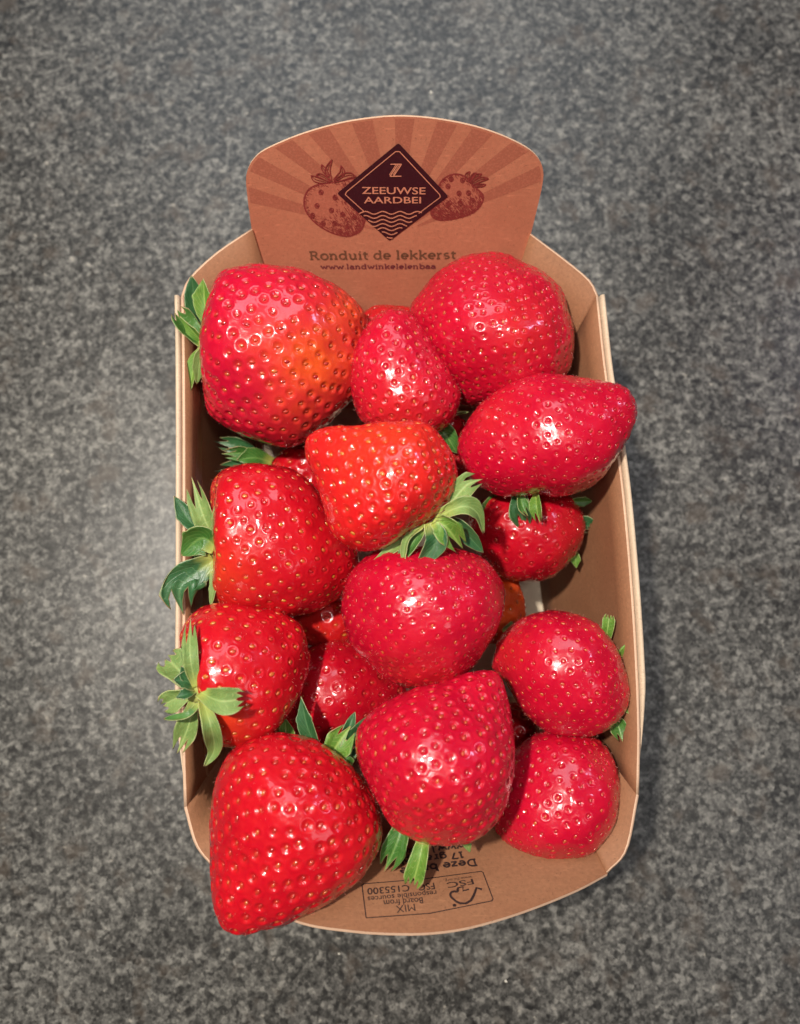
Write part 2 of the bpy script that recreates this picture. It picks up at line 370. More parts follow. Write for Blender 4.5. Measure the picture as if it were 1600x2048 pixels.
def plain_text(d, s, p0, p1, height, bold=.0):
    v, f = text_geo(s, bold); p0 = np.array(p0); p1 = np.array(p1); x0, x1 = v[:, 0].min(), v[:, 0].max()
    ux = (p1-p0)/(x1-x0); uy = nrm([-ux[1], ux[0]])*height/.70
    d.add([p0+ux*(a-x0)+uy*b for a, b in v], f, .00028 if d.p is BACK else .00006)
B, Fp = BACK.px, FRONT.px
mm = .001
# sunburst rays
d = Decal(BACK); c0 = B(794, 470); o2 = np.array(list(oc))
def ray_hit(deg):
    dr = B(794+300*math.sin(R(deg)), 470-300*math.cos(R(deg)))-c0; best = 9
    for a, b in zip(o2[:-1], o2[1:]):
        e = b-a; den = dr[0]*e[1]-dr[1]*e[0]
        if abs(den) < 1e-12: continue
        t = ((a-c0)[0]*e[1]-(a-c0)[1]*e[0])/den; s_ = ((a-c0)[0]*dr[1]-(a-c0)[1]*dr[0])/den
        if t > 0 and -.02 <= s_ <= 1.02: best = min(best, t)
    return c0+dr*best*.985, c0+dr*.16
for a, b in [(-1, 8.5), (19.5, 28.5), (35.4, 43.5), (51, 57.5), (64, 69.5), (75.5, 81), (-22, -12), (-41.2, -32.5), (-54.5, -47.7), (-66.5, -60.5), (-77.5, -72)]:
    hits = [ray_hit(t) for t in np.linspace(a, b, 5)]
    if all(np.linalg.norm(h[0]-c0) < .2 for h in hits): d.poly([h[0] for h in hits]+[hits[-1][1], hits[0][1]], .00003)
d.build('sunburst', M_RAY, bp, label='darker rays fanning out over the back panel')
# printed strawberries, engraved with hatching
def engraved(outline, leaves, seeds, shade, name_seed):
    r = random.Random(name_seed); out = smooth_poly(outline, 60)
    d0 = Decal(BACK); d0.poly([B(*p) for p in out], .00006)
    body = d0.build('printed_strawberry', M_REDPALE, bp)
    d1 = Decal(BACK); d1.stroke([B(*p) for p in out], .45*mm, .00010, closed=True)
    x0, y0 = out.min(0); x1, y1 = out.max(0)
    def inside(x, y):
        a = out; b = np.roll(out, -1, 0); cnd = (a[:, 1] > y) != (b[:, 1] > y)
        xi = (b[:, 0]-a[:, 0])*(y-a[:, 1])/(b[:, 1]-a[:, 1]+1e-9)+a[:, 0]; return np.sum(cnd & (x < xi)) % 2 == 1
    cnt = 0
    for _ in range(6000):
        x = r.uniform(x0, x1); y = r.uniform(y0, y1)
        if not inside(x, y): continue
        ed = np.min(np.hypot(out[:, 0]-x, out[:, 1]-y)); u = (x-x0)/(x1-x0); v = (y-y0)/(y1-y0)
        if r.random() < min(1, max(0, shade(u, v))+max(0, (9-ed)/9)*.45):
            L = r.uniform(3, 7); an = R(r.uniform(35, 60)+50*(u-.5)); dx, dy = L*math.cos(an)*.5, L*math.sin(an)*.5
            d1.stroke([B(x-dx, y-dy), B(x+dx, y+dy)], r.uniform(.10, .2)*mm, .00008); cnt += 1
        if cnt > 1100: break
    d1.build('hatching', M_REDINK, body, kind='stuff')
    d2 = Decal(BACK)
    for sx, sy in seeds:
        d2.stroke([B(*p) for p in arc(sx, sy, 4.2, 4.8, 0, 360, 12)], .28*mm, .00016, closed=True); d2.stroke([B(*p) for p in arc(sx, sy, 1.4, 1.8, 0, 360, 8)], .35*mm, .00016, closed=True)
    for lf in leaves:
        c = open_curve(lf[:-1], 12); w = lf[-1]; t = np.gradient(c, axis=0); t /= np.linalg.norm(t, axis=1)[:, None]; nn = np.stack([-t[:, 1], t[:, 0]], 1)
        ww = w*np.sin(np.linspace(.35, math.pi, 12))[:, None]
        d2.stroke([B(*p) for p in c+nn*ww], .30*mm, .00018); d2.stroke([B(*p) for p in c-nn*ww], .30*mm, .00018); d2.stroke([B(*p) for p in c], .2*mm, .00018, taper=True)
    d2.build('seed_ring', M_REDINK, body, kind='stuff')
engraved([(608, 403), (612, 387), (622, 375), (640, 368), (662, 365), (690, 360), (712, 358), (730, 380), (735, 410), (730, 440), (722, 460), (706, 470), (690, 472), (668, 467), (645, 456), (625, 440), (612, 422)],
         [[(662, 362), (655, 340), (664, 318), 5], [(662, 362), (640, 350), (632, 352), 4], [(655, 364), (632, 358), (622, 350), 5], [(668, 360), (684, 345), (682, 330), 5], [(668, 362), (695, 350), (712, 352), 6], [(658, 352), (648, 338), (643, 328), 4]],
         [(634, 411), (663, 420), (685, 428), (669, 446), (625, 430), (680, 462), (646, 446), (709, 433), (670, 394), (642, 384), (696, 452)],
         lambda u, v: (max(0, u-.45)*1.5+max(0, v-.6)*1.3-max(0, .35-v)*.3)*.8, 3)
engraved([(862, 425), (868, 405), (874, 380), (885, 360), (900, 350), (916, 348), (932, 354), (942, 365), (955, 378), (966, 390), (965, 403), (955, 418), (935, 430), (905, 438), (882, 440), (868, 436)],
         [[(935, 362), (934, 350), (940, 342), 4], [(940, 365), (952, 352), (964, 347), 4], [(942, 368), (962, 358), (977, 356), 4], [(944, 370), (962, 370), (972, 368), 3], [(938, 364), (946, 350), (953, 345), 3]],
         [(896, 372), (918, 386), (896, 408), (937, 385), (920, 405), (880, 425), (905, 428), (945, 400), (902, 357), (925, 360)],
         lambda u, v: (max(0, v-.45)*1.8+max(0, u-.75)*1.0)*.8, 5)
# diamond badge
d = Decal(BACK); T, Rr, Bo, L = (797, 285), (897, 392), (779, 481), (674, 386)
dia = []
for p, a, b in ((T, L, Rr), (Rr, T, Bo), (Bo, Rr, L), (L, Bo, T)):
    p, a, b = map(np.array, (p, a, b)); s = p+(a-p)*.03; e = p+(b-p)*.03; dia += [s, (s+e)/2*.5+p*.5, e]
d.poly([B(*p) for p in dia], .00022)
badge = d.build('logo_badge', M_DARKINK, bp, label='dark diamond logo badge with copper letters and waves')
d = Decal(BACK)
def inset(p, k): c = np.array([787, 386]); return c+(np.array(p)-c)*k
k = .87; l_, t_, r_ = inset(L, k), inset(T, k), inset(Rr, k); bo_ = inset(Bo, k)
ll = l_+(bo_-l_)*.44; rr = r_+(bo_-r_)*.44
ln = [ll, l_+(ll-l_)*.05, l_+(t_-l_)*.04, t_+(l_-t_)*.04, t_+(r_-t_)*.04, r_+(t_-r_)*.04, r_+(rr-r_)*.05, rr]
for a, b in zip(ln[:-1], ln[1:]): d.stroke([B(*a), B(*b)], .26*mm, .00026)
for j in range(7):
    y = 424+j*8.2; f = (481-y)/(481-388); x0, x1 = 779-104*f, 779+110*f
    if x1-x0 < 8: continue
    xs = np.linspace(x0+3, x1-3, 40); ys = y+2.8*np.cos((xs-783)/27*2*math.pi*.78)*(1 if j < 6 else .5)
    d.stroke([B(a, b) for a, b in zip(xs, ys)], .34*mm, .00026)
for off in (0, 7):                                                  # the interlocked double Z
    zz = [(781+off, 327), (796+off, 327), (780+off, 351), (796+off, 351)]
    d.stroke([B(*zz[0]), B(*zz[1])], .30*mm, .00026); d.stroke([B(*zz[1]), B(*zz[2])], .30*mm, .00028); d.stroke([B(*zz[2]), B(*zz[3])], .30*mm, .00026)
    d.stroke([B(zz[1][0]-4, 328), B(zz[2][0]-1, 348)], .2*mm, .00028)
plain_text(d, 'ZEEUWSE', B(724, 386), B(851, 387), .0021, .010)
plain_text(d, 'AARDBEI', B(728, 405), B(842, 405), .0020, .010)
d.v = [np.array(v)+BACK.n*.0001 for v in d.v]
d.build('badge_lettering', M_COPPER, badge)
d = Decal(BACK); slab_text(d, 'Ronduit de lekkerst', B(619, 519), B(913, 517), .0040, .13); d.build('slogan_lettering', M_BROWNINK, bp)
d = Decal(BACK); slab_text(d, 'www.landwinkelelenbaa', B(641, 538), B(872, 537), .0024, .15); d.build('address_lettering', M_PLUMINK, bp)
# the print inside the front panel (it stands upside down to the camera)
d = Decal(FRONT)
slab_text(d, 'Deze bakje', Fp(952, 1718), Fp(798, 1737), .0031, .15)
slab_text(d, '17 gra', Fp(926, 1704), Fp(849, 1712), .0029, .15)
slab_text(d, 'pl', Fp(820, 1714), Fp(800, 1716), .0029, .15)
slab_text(d, 'www.l', Fp(930, 1688), Fp(862, 1694), .0027, .15); slab_text(d, 'ko', Fp(826, 1697), Fp(804, 1699), .0027, .15)
d.build('recycling_lettering', M_BLACKINK, fp)
d = Decal(FRONT)
bxp = [(724, 1771), (732, 1834), (733, 1836), (860, 1827), (984, 1802), (986, 1798), (966, 1745), (962, 1743), (850, 1758), (728, 1768)]
cc = [Fp(*p) for p in bxp]; cc2 = []
for a, b in zip(cc, cc[1:]+cc[:1]): cc2 += [a+(b-a)*t for t in np.linspace(0, 1, 8, endpoint=False)]
d.stroke(cc2, .28*mm, .00006, closed=True)
plain_text(d, 'MIX', Fp(829, 1808), Fp(791, 1812), .0021, .0)
plain_text(d, 'Board from', Fp(845, 1795), Fp(767, 1801), .0018, .008)
plain_text(d, 'responsible sources', Fp(872, 1781), Fp(735, 1794), .0016, .008)
plain_text(d, 'FSC', Fp(868, 1766), Fp(836, 1769), .0020, .012); plain_text(d, 'C155300', Fp(818, 1770), Fp(734, 1777), .0020, .012)
plain_text(d, 'FSC', Fp(945, 1758), Fp(893, 1766), .0017, .01); plain_text(d, 'www.fsc.org', Fp(943, 1752), Fp(890, 1759), .0008)
d.stroke([Fp(*p) for p in [(964, 1779), (953, 1776), (948, 1790), (942, 1801), (932, 1807), (920, 1807), (912, 1803)]], .65*mm)
d.stroke([Fp(*p) for p in open_curve([(912, 1803), (905, 1797), (901, 1792), (902, 1786), (908, 1783), (914, 1784), (916, 1777)], 20)], .6*mm)
d.stroke([Fp(*p) for p in [(916, 1784), (916, 1776), (926, 1774), (926, 1782), (938, 1779)]], .5*mm)
d.stroke([Fp(*p) for p in arc(909, 1811, 1.8, 1.6, 0, 360, 10)], .5*mm, closed=True)
d.build('certification_mark', M_BLACKINK, fp)

# ------------------------------------------------------------------ crumbs on the counter
M_CRUMB = NT('pale_crumb'); M_CRUMB.b.inputs['Base Color'].default_value = (.62, .58, .50, 1); M_CRUMB = M_CRUMB.m
def crumb(px, py, size, label):
    r = random.Random(int(px)); n = 6; c = P(px, py, 0); v = [(0, 0, -.001*size)]
    for y, q in ((.0, .8), (.35, 1.0), (.75, .6)): v += [(q*size*mm*r.uniform(.5, 1.1)*math.cos(2*math.pi*i/n)*1.3, q*size*mm*r.uniform(.5, 1.1)*math.sin(2*math.pi*i/n), y*size*mm*.9) for i in range(n)]
    v[0] = (0, 0, 0); v.append((0, 0, size*mm*.85)); f = [[0, 1+(i+1) % n, 1+i] for i in range(n)]
    for k in range(2): f += [[1+k*n+i, 1+k*n+(i+1) % n, 1+(k+1)*n+(i+1) % n, 1+(k+1)*n+i] for i in range(n)]
    f += [[len(v)-1, 1+2*n+i, 1+2*n+(i+1) % n] for i in range(n)]
    o = mesh_obj('crumb', v, f, M_CRUMB); o.location = c; o.rotation_euler = (0, 0, r.uniform(0, 3)); tag(o, label, 'crumb', 'crumbs on the counter')
crumb(862, 185, .65, 'tiny white crumb on the countertop behind the arched back panel')
crumb(1012, 1962, .55, 'tiny pale crumb on the countertop in front of the certification print')
crumb(678, 1907, .45, 'speck of a crumb on the countertop near the overhanging strawberry tip')

# ------------------------------------------------------------------ strawberries
def seed_mesh(name, mat):
    v = [(0, 0, -.55)]; n = 7
    for y, r in ((-.42, .30), (-.05, .50), (.35, .34)):
        v += [(r*math.cos(2*math.pi*i/n)*.85, y*1.0, r*math.sin(2*math.pi*i/n)*.42) for i in range(n)]
    v[0] = (0, -.60, 0); v.append((0, .72, 0)); f = [[0, 1+(i+1) % n, 1+i] for i in range(n)]
    for k in range(2): f += [[1+k*n+i, 1+k*n+(i+1) % n, 1+(k+1)*n+(i+1) % n, 1+(k+1)*n+i] for i in range(n)]
    f += [[len(v)-1, 1+2*n+i, 1+2*n+(i+1) % n] for i in range(n)]
    me = bpy.data.meshes.new(name); me.from_pydata(v, [], f); me.materials.append(mat)
    me.polygons.foreach_set('use_smooth', [True]*len(f)); me.update(); return me
SEEDM = {k: seed_mesh('seed', m) for k, m in SEED.items()}
SV = np.array([list(v.co) for v in SEEDM['red'].vertices]); SF = [list(p.vertices) for p in SEEDM['red'].polygons]

TONES = {'blotched': ((.40, .0015, .022), (.47, .003, .024), (.68, .085, .012)),
         'crimson': ((.38, .0015, .018), (.46, .003, .022), (.60, .040, .010)),
         'red': ((.39, .002, .010), (.48, .005, .012), (.64, .062, .010)),
         'orange': ((.45, .004, .009), (.54, .010, .011), (.66, .080, .012)),
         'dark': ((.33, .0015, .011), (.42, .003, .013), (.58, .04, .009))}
SPECS = {}
def spec(key, outline, calyx, tip, z, **kw): SPECS[key] = dict(outline=outline, calyx=calyx, tip=tip, z=z, **kw)
#BERRIES
spec('ul', [(438, 548), (475, 530), (520, 524), (575, 530), (630, 548), (685, 582), (728, 622), (742, 652), (732, 700), (712, 770), (690, 815), (640, 868), (580, 893), (530, 885), (480, 868), (425, 838), (404, 800), (399, 757), (402, 720), (405, 690), (407, 650), (415, 600)],
     (400, 690), (740, 680), .062, tone='blotched', sp=4.45, pit=0.52, pr=0.35, seed=1.35, seedcol=['red', 'red', 'amber'], shoulder=.05, pale=.12, ripe=[(625, 720, 75, .95), (560, 690, 60, .45), (690, 640, 60, .65), (600, 800, 60, .45)],
     label='big strawberry with an orange blotch on its side, below the slogan lettering', cap=(404, 690, 2), crown=3.0,
     sepals=[([(416, 668, 2), (392, 615, 1), (383, 551, 3)], 42, 'dark', 'point', .3, 10), ([(424, 660, 5), (408, 610, 5), (407, 557, 6)], 36, 'bright', 'point', .35, -25), ([(416, 695, 4), (380, 660, 4), (350, 620, 5)], 44, 'green', 'blunt', .4, 30), ([(410, 690, 3), (392, 672, 5), (360, 632, 6)], 24, 'bright', 'point', .3, -40), ([(410, 692, 6), (388, 728, 4), (377, 792, 3)], 26, 'bright', 'point', .4, 35), ([(412, 690, 8), (400, 722, 7), (394, 768, 4)], 24, 'pale', 'point', .3, 0)])
spec('um', [(790, 621), (822, 632), (852, 667), (887, 715), (912, 765), (917, 800), (902, 840), (862, 868), (805, 880), (748, 862), (712, 820), (698, 775), (700, 725), (718, 680), (745, 645), (765, 628)],
     (810, 880), (790, 621), .068, tone='crimson', sp=3.7, pit=0.42, pr=0.30, seed=1.1, seedcol=['red', 'amber'], ripe=[(800, 830, 80, .35)],
     label='small pointed strawberry wedged upright between the two big ones at the back panel', cap=(850, 866, -6),
     sepals=[([(862, 850, -4), (890, 868, -2), (914, 906, -3)], 42, 'green', 'point', .35, -10), ([(885, 845, -5), (912, 826, -4), (937, 824, -4)], 14, 'pale', 'point', .5, 60)])
spec('ur', [(955, 508), (990, 503), (1030, 511), (1080, 535), (1118, 570), (1137, 620), (1150, 660), (1152, 700), (1135, 745), (1090, 785), (1020, 812), (955, 816), (900, 795), (850, 725), (824, 660), (820, 615), (840, 580), (880, 543), (920, 520)],
     (930, 818), (1010, 497), .060, tone='crimson', sp=3.4, pit=0.42, pr=0.30, seed=1.00, seedcol=['red', 'amber'], ripe=[(1040, 650, 60, .3)], tilt=-.12,
     label='large plump strawberry with dense seeds covering the end of the slogan lettering')
spec('r', [(930, 850), (960, 805), (1010, 775), (1060, 755), (1110, 750), (1165, 752), (1215, 757), (1250, 768), (1272, 795), (1275, 830), (1258, 875), (1232, 925), (1195, 965), (1150, 990), (1110, 997), (1080, 994), (1050, 998), (1000, 990), (960, 968), (932, 935), (918, 890)],
     (925, 915), (1275, 808), .070, tone='crimson', sp=3.5, pit=0.28, pr=0.26, seed=0.90, seedcol=['red'], shoulder=.0, pale=0, ripe=[(985, 830, 50, .2)],
     label='smooth crimson strawberry whose pointed tip pokes out over the rim strip', cap=(1065, 975, -9), crown=2.0,
     sepals=[([(1040, 980, -3), (1040, 1015, 0), (1052, 1064, -4)], 46, 'dark', 'fork', .5, 0), ([(1040, 985, 0), (1045, 1010, 2), (1058, 1034, 2)], 24, 'green', 'fork', .4, -20), ([(1072, 985, 0), (1072, 1015, 3), (1080, 1050, 1)], 26, 'bright', 'fork', .5, 20)])
spec('mid', [(614, 880), (630, 862), (665, 852), (720, 850), (775, 847), (830, 848), (862, 858), (890, 885), (908, 925), (908, 960), (890, 1005), (855, 1040), (810, 1070), (770, 1092), (730, 1098), (695, 1085), (668, 1055), (650, 1010), (632, 960), (615, 915)],
     (870, 1050), (618, 880), .084, tone='orange', sp=3.8, pit=0.42, pr=0.35, seed=1.2, seedcol=['yellow', 'amber', 'amber'], shoulder=.35, pale=.35, ripe=[(760, 880, 90, .35)],
     label='orange-red strawberry on top of the pile with open pale green calyx', cap=(868, 1040, 1), crown=3.4,
     sepals=[([(868, 1035, 3), (905, 1000, 4), (935, 968, 4), (968, 957, 2)], 46, 'pale', 'fork', .3, -15), ([(870, 1035, 5), (925, 1012, 8), (955, 1025, 6), (967, 1066, 2)], 36, 'pale', 'curl', .35, -20), ([(868, 1040, 6), (895, 1058, 7), (928, 1104, 3)], 56, 'bright', 'fork', .25, 10), ([(885, 1035, 2), (925, 1062, 2), (967, 1104, -1)], 38, 'dark', 'point', .3, 10), ([(860, 1045, 5), (872, 1085, 6), (834, 1135, 4)], 46, 'dark', 'curl', .4, 0), ([(850, 1050, 5), (825, 1085, 4), (784, 1140, 3)], 30, 'green', 'point', .45, 25), ([(845, 1055, 6), (812, 1082, 5), (806, 1154, 5)], 14, 'pale', 'point', .5, 30), ([(848, 1052, 3), (800, 1085, 2), (736, 1134, 2)], 24, 'pale', 'point', .4, 15)],
     stamens=[[(862, 1028, 9), (872, 1018, 10), (880, 1012, 10)], [(868, 1030, 9), (880, 1026, 10), (890, 1020, 10)], [(852, 1042, 10), (862, 1032, 11), (866, 1030, 11)], [(866, 1036, 9), (880, 1034, 10), (898, 1035, 10)], [(878, 1016, 9), (888, 1006, 9), (900, 1004, 9)], [(838, 1050, 8), (826, 1058, 8), (818, 1068, 8)]])
spec('left', [(424, 985), (438, 955), (470, 933), (520, 927), (570, 935), (615, 960), (650, 1000), (690, 1060), (715, 1110), (715, 1150), (690, 1190), (640, 1218), (590, 1232), (530, 1230), (470, 1222), (432, 1200), (428, 1150), (432, 1110), (430, 1070), (425, 1030)],
     (425, 1105), (718, 1130), .064, tone='red', sp=4.0, pit=0.30, pr=0.28, seed=1.35, seedcol=['amber', 'amber', 'yellow', 'red'], shoulder=.55, pale=.25, ripe=[(450, 1140, 60, .4)],
     label='red strawberry with orange shoulders and a broad dark leaf hanging by the side wall', cap=(424, 1108, 3), crown=3.4,
     sepals=[([(430, 1082, 4), (405, 1030, 6), (382, 952, 5)], 44, 'pale', 'fork', .3, -10), ([(425, 1072, 3), (380, 1042, 4), (348, 992, 4)], 34, 'dark', 'point', .3, 15), ([(432, 1085, 8), (436, 1045, 12), (440, 992, 13)], 24, 'pale', 'fork', .4, 10), ([(432, 1095, 8), (402, 1078, 9), (362, 1110, 6)], 56, 'green', 'point', .3, -15), ([(428, 1120, 7), (388, 1148, 8), (358, 1180, 8), (368, 1236, 5)], 74, 'dark', 'fork', .2, 0), ([(428, 1125, 7), (428, 1165, 9), (422, 1212, 8)], 20, 'pale', 'point', .5, 40), ([(424, 1108, 4), (400, 1120, 3), (388, 1096, 2)], 22, 'pale', 'point', .5, 40)])
spec('ll', [(362, 1292), (370, 1255), (400, 1225), (450, 1212), (510, 1215), (560, 1225), (600, 1245), (618, 1285), (620, 1330), (605, 1380), (575, 1430), (545, 1465), (500, 1487), (450, 1493), (420, 1480), (405, 1440), (392, 1395), (378, 1370), (366, 1340)],
     (370, 1365), (618, 1330), .069, tone='red', sp=4.5, pit=0.24, pr=0.27, seed=1.35, seedcol=['yellow', 'yellow', 'amber'], shoulder=.45, pale=.1, ripe=[(440, 1440, 45, .7)], k=1.0,
     label='red strawberry with yellow seeds and pale leaves spread over the punnet rim', cap=(392, 1380, 13), crown=3.6,
     sepals=[([(392, 1375, 15), (380, 1310, 19), (381, 1232, 13)], 30, 'pale', 'fork', .2, 0), ([(385, 1372, 10), (358, 1340, 9), (330, 1312, 6)], 56, 'pale', 'blunt', .2, 10), ([(382, 1385, 10), (352, 1398, 9), (322, 1412, 7)], 40, 'pale', 'blunt', .25, -10), ([(400, 1384, 17), (440, 1402, 23), (490, 1397, 23)], 44, 'pale', 'blunt', .2, 0), ([(390, 1395, 12), (375, 1455, 10), (350, 1514, 6)], 40, 'pale', 'fork', .25, 10), ([(404, 1398, 16), (422, 1455, 19), (428, 1500, 11), (410, 1532, 9)], 30, 'pale', 'curl', .3, 0), ([(400, 1408, 14), (375, 1432, 15), (328, 1438, 12)], 18, 'green', 'point', .6, 45), ([(394, 1376, 14), (372, 1362, 16), (346, 1360, 17)], 28, 'dark', 'point', .4, 15), ([(394, 1374, 14), (376, 1352, 16), (363, 1332, 17)], 24, 'dark', 'point', .4, -15), ([(394, 1380, 14), (372, 1388, 16), (352, 1396, 16)], 18, 'dark', 'point', .4, 20)])
spec('cen', [(745, 1110), (800, 1098), (860, 1092), (920, 1098), (965, 1120), (1000, 1165), (1010, 1210), (1000, 1260), (970, 1310), (930, 1350), (880, 1375), (830, 1382), (780, 1368), (740, 1335), (705, 1290), (688, 1240), (684, 1190), (700, 1145)],
     (850, 1092), (830, 1382), .070, tone='crimson', sp=3.4, pit=0.30, pr=0.26, seed=0.95, seedcol=['red', 'red', 'amber'], ripe=[(840, 1370, 80, .25)], pale=0,
     label='round crimson strawberry with tiny close seeds, directly below the open pale calyx')
spec('ll2', [(470, 1500), (515, 1478), (560, 1470), (610, 1478), (660, 1500), (705, 1530), (745, 1580), (764, 1640), (762, 1690), (735, 1742), (690, 1780), (630, 1820), (580, 1848), (530, 1864), (485, 1868), (450, 1855), (430, 1815), (424, 1760), (418, 1700), (420, 1640), (432, 1570), (448, 1525)],
     (690, 1500), (450, 1860), .076, tone='red', sp=4.2, pit=0.48, pr=0.35, seed=1.25, seedcol=['red', 'amber'], shoulder=.2, pale=.1, ripe=[],
     label='large red strawberry whose blunt tip hangs over the front panel edge', cap=(672, 1508, -2), crown=3.0,
     sepals=[([(640, 1510, -3), (614, 1455, 2), (602, 1393, 5)], 30, 'dark', 'point', .4, -25), ([(660, 1520, 1), (675, 1490, 4), (706, 1448, 5)], 54, 'bright', 'fork', .3, 10), ([(692, 1535, 0), (700, 1490, 2), (734, 1434, 3)], 38, 'dark', 'point', .3, 15), ([(680, 1505, -3), (696, 1460, 0), (710, 1424, 1)], 22, 'dark', 'point', .4, 0), ([(680, 1515, 2), (692, 1522, 4), (700, 1532, 2)], 24, 'green', 'blunt', .3, 0), ([(590, 1500, -6), (574, 1475, -5), (570, 1436, -3)], 34, 'bright', 'point', .3, 0)])
spec('cb', [(722, 1450), (760, 1412), (820, 1385), (880, 1365), (930, 1345), (965, 1340), (993, 1350), (1010, 1385), (1025, 1440), (1034, 1500), (1030, 1560), (1005, 1620), (970, 1660), (920, 1682), (870, 1688), (820, 1680), (778, 1655), (750, 1610), (730, 1555), (715, 1500)],
     (850, 1690), (975, 1340), .080, tone='crimson', sp=3.9, pit=0.46, pr=0.34, seed=1.25, seedcol=['red', 'red', 'amber'], shoulder=.25, pale=0, ripe=[(860, 1640, 80, .2)],
     label='heart-shaped crimson strawberry with a bright leaf hanging over the certification print', cap=(850, 1676, -6),
     sepals=[([(848, 1672, -5), (838, 1720, -4), (822, 1778, -7)], 38, 'bright', 'blunt', .4, 10), ([(806, 1640, -9), (792, 1690, -9), (766, 1748, -12)], 50, 'green', 'fork', .3, 0), ([(922, 1668, -8), (932, 1684, -8), (940, 1704, -10)], 16, 'pale', 'point', .3, 0)])
spec('rl', [(985, 1310), (1000, 1270), (1040, 1240), (1090, 1224), (1140, 1228), (1190, 1245), (1225, 1280), (1248, 1325), (1256, 1375), (1248, 1420), (1215, 1455), (1170, 1472), (1110, 1465), (1065, 1440), (1030, 1400), (1000, 1360), (980, 1335)],
     (1252, 1380), (980, 1315), .062, tone='crimson', sp=3.5, pit=0.26, pr=0.25, seed=1.00, seedcol=['red', 'amber', 'amber'], pale=0, ripe=[(1010, 1300, 50, .25)],
     label='strawberry leaning on the long wall with stubby green leaf ends behind it', cap=(1245, 1375, -6),
     sepals=[([(1210, 1290, -7), (1215, 1260, -4), (1219, 1226, -3)], 24, 'bright', 'blunt', .4, 0), ([(1232, 1325, -5), (1252, 1308, -2), (1268, 1285, -1)], 30, 'bright', 'fork', .4, 0), ([(1236, 1395, -5), (1258, 1410, -2), (1278, 1425, -2)], 30, 'bright', 'point', .4, 0), ([(1226, 1430, -6), (1238, 1455, -4), (1246, 1486, -4)], 34, 'green', 'fork', .4, 0)])
spec('br', [(1010, 1520), (1045, 1480), (1090, 1463), (1140, 1462), (1190, 1478), (1220, 1510), (1238, 1555), (1238, 1610), (1222, 1660), (1190, 1705), (1140, 1724), (1080, 1724), (1030, 1705), (998, 1670), (985, 1620), (992, 1565)],
     (1170, 1460), (1060, 1726), .058, tone='crimson', sp=3.6, pit=0.28, pr=0.26, seed=0.95, seedcol=['red', 'red', 'amber'], pale=0,
     label='round pinkish crimson strawberry sitting in the corner beside the front panel', cap=(1172, 1474, -6),
     sepals=[([(1170, 1490, -4), (1178, 1478, -1), (1190, 1466, 0)], 24, 'green', 'fork', .4, 0)])
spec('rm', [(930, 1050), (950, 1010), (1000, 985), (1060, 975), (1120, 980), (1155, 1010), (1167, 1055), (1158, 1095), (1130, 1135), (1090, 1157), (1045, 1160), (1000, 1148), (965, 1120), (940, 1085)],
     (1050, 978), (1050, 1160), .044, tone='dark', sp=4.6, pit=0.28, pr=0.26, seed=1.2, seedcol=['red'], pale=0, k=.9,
     label='glossy strawberry tucked under the smooth pointed one, next to the bare floor board', cap=(1050, 990, 4),
     sepals=[([(1010, 985, 8), (992, 1018, 11), (970, 1056, 11)], 56, 'green', 'fork', .25, 0), ([(1140, 1005, 3), (1160, 1003, 3), (1184, 1002, 2)], 20, 'green', 'point', .4, 20), ([(1150, 1040, 0), (1166, 1045, 0), (1180, 1058, -1)], 32, 'dark', 'blunt', .3, 0), ([(1140, 1100, -3), (1150, 1115, -2), (1153, 1136, -3)], 18, 'bright', 'point', .4, 0)])
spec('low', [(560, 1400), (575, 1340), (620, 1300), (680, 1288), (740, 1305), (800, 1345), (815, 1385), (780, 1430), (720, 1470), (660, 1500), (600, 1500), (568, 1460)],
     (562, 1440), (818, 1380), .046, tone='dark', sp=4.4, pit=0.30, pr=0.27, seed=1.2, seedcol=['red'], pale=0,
     label='dark red strawberry lying low behind a long narrow dark leaf')
spec('sm', [(578, 1225), (610, 1190), (655, 1168), (695, 1175), (725, 1200), (735, 1240), (715, 1278), (660, 1294), (612, 1288), (582, 1260)],
     (735, 1220), (578, 1240), .040, tone='red', sp=4.4, pit=.30, seed=1.2, seedcol=['red', 'yellow'], top=False, pale=0, ripe=[(640, 1230, 80, .15)],
     label='small shaded orange-red strawberry showing in a gap, with three bright glints')
spec('or', [(950, 1140), (1000, 1132), (1030, 1152), (1048, 1200), (1049, 1240), (1032, 1275), (990, 1285), (945, 1265), (925, 1210), (932, 1165)],
     (985, 1285), (990, 1132), .030, tone='orange', sp=4.6, pit=.25, seed=1.1, seedcol=['amber'], top=False, pale=0, ripe=[(1030, 1200, 120, 1.0)],
     label='bright orange strawberry showing as a sliver beside the bare floor board', cap=(1020, 1262, 4),
     sepals=[([(1005, 1262, 8), (1020, 1252, 9), (1028, 1246, 9)], 12, 'pale', 'blunt', .4, 0)])
spec('bk', [(712, 645), (745, 618), (790, 612), (832, 620), (850, 650), (850, 700), (820, 735), (770, 740), (728, 720), (712, 680)],
     (850, 640), (712, 690), .046, tone='red', sp=4.2, pit=.4, seed=1.2, seedcol=['red'], top=False, pale=0,
     label='strawberry mostly hidden behind the small pointed one at the back panel', cap=(838, 630, 2),
     sepals=[([(826, 640, 3), (832, 626, 4), (830, 612, 4)], 18, 'green', 'point', .4, 0)])
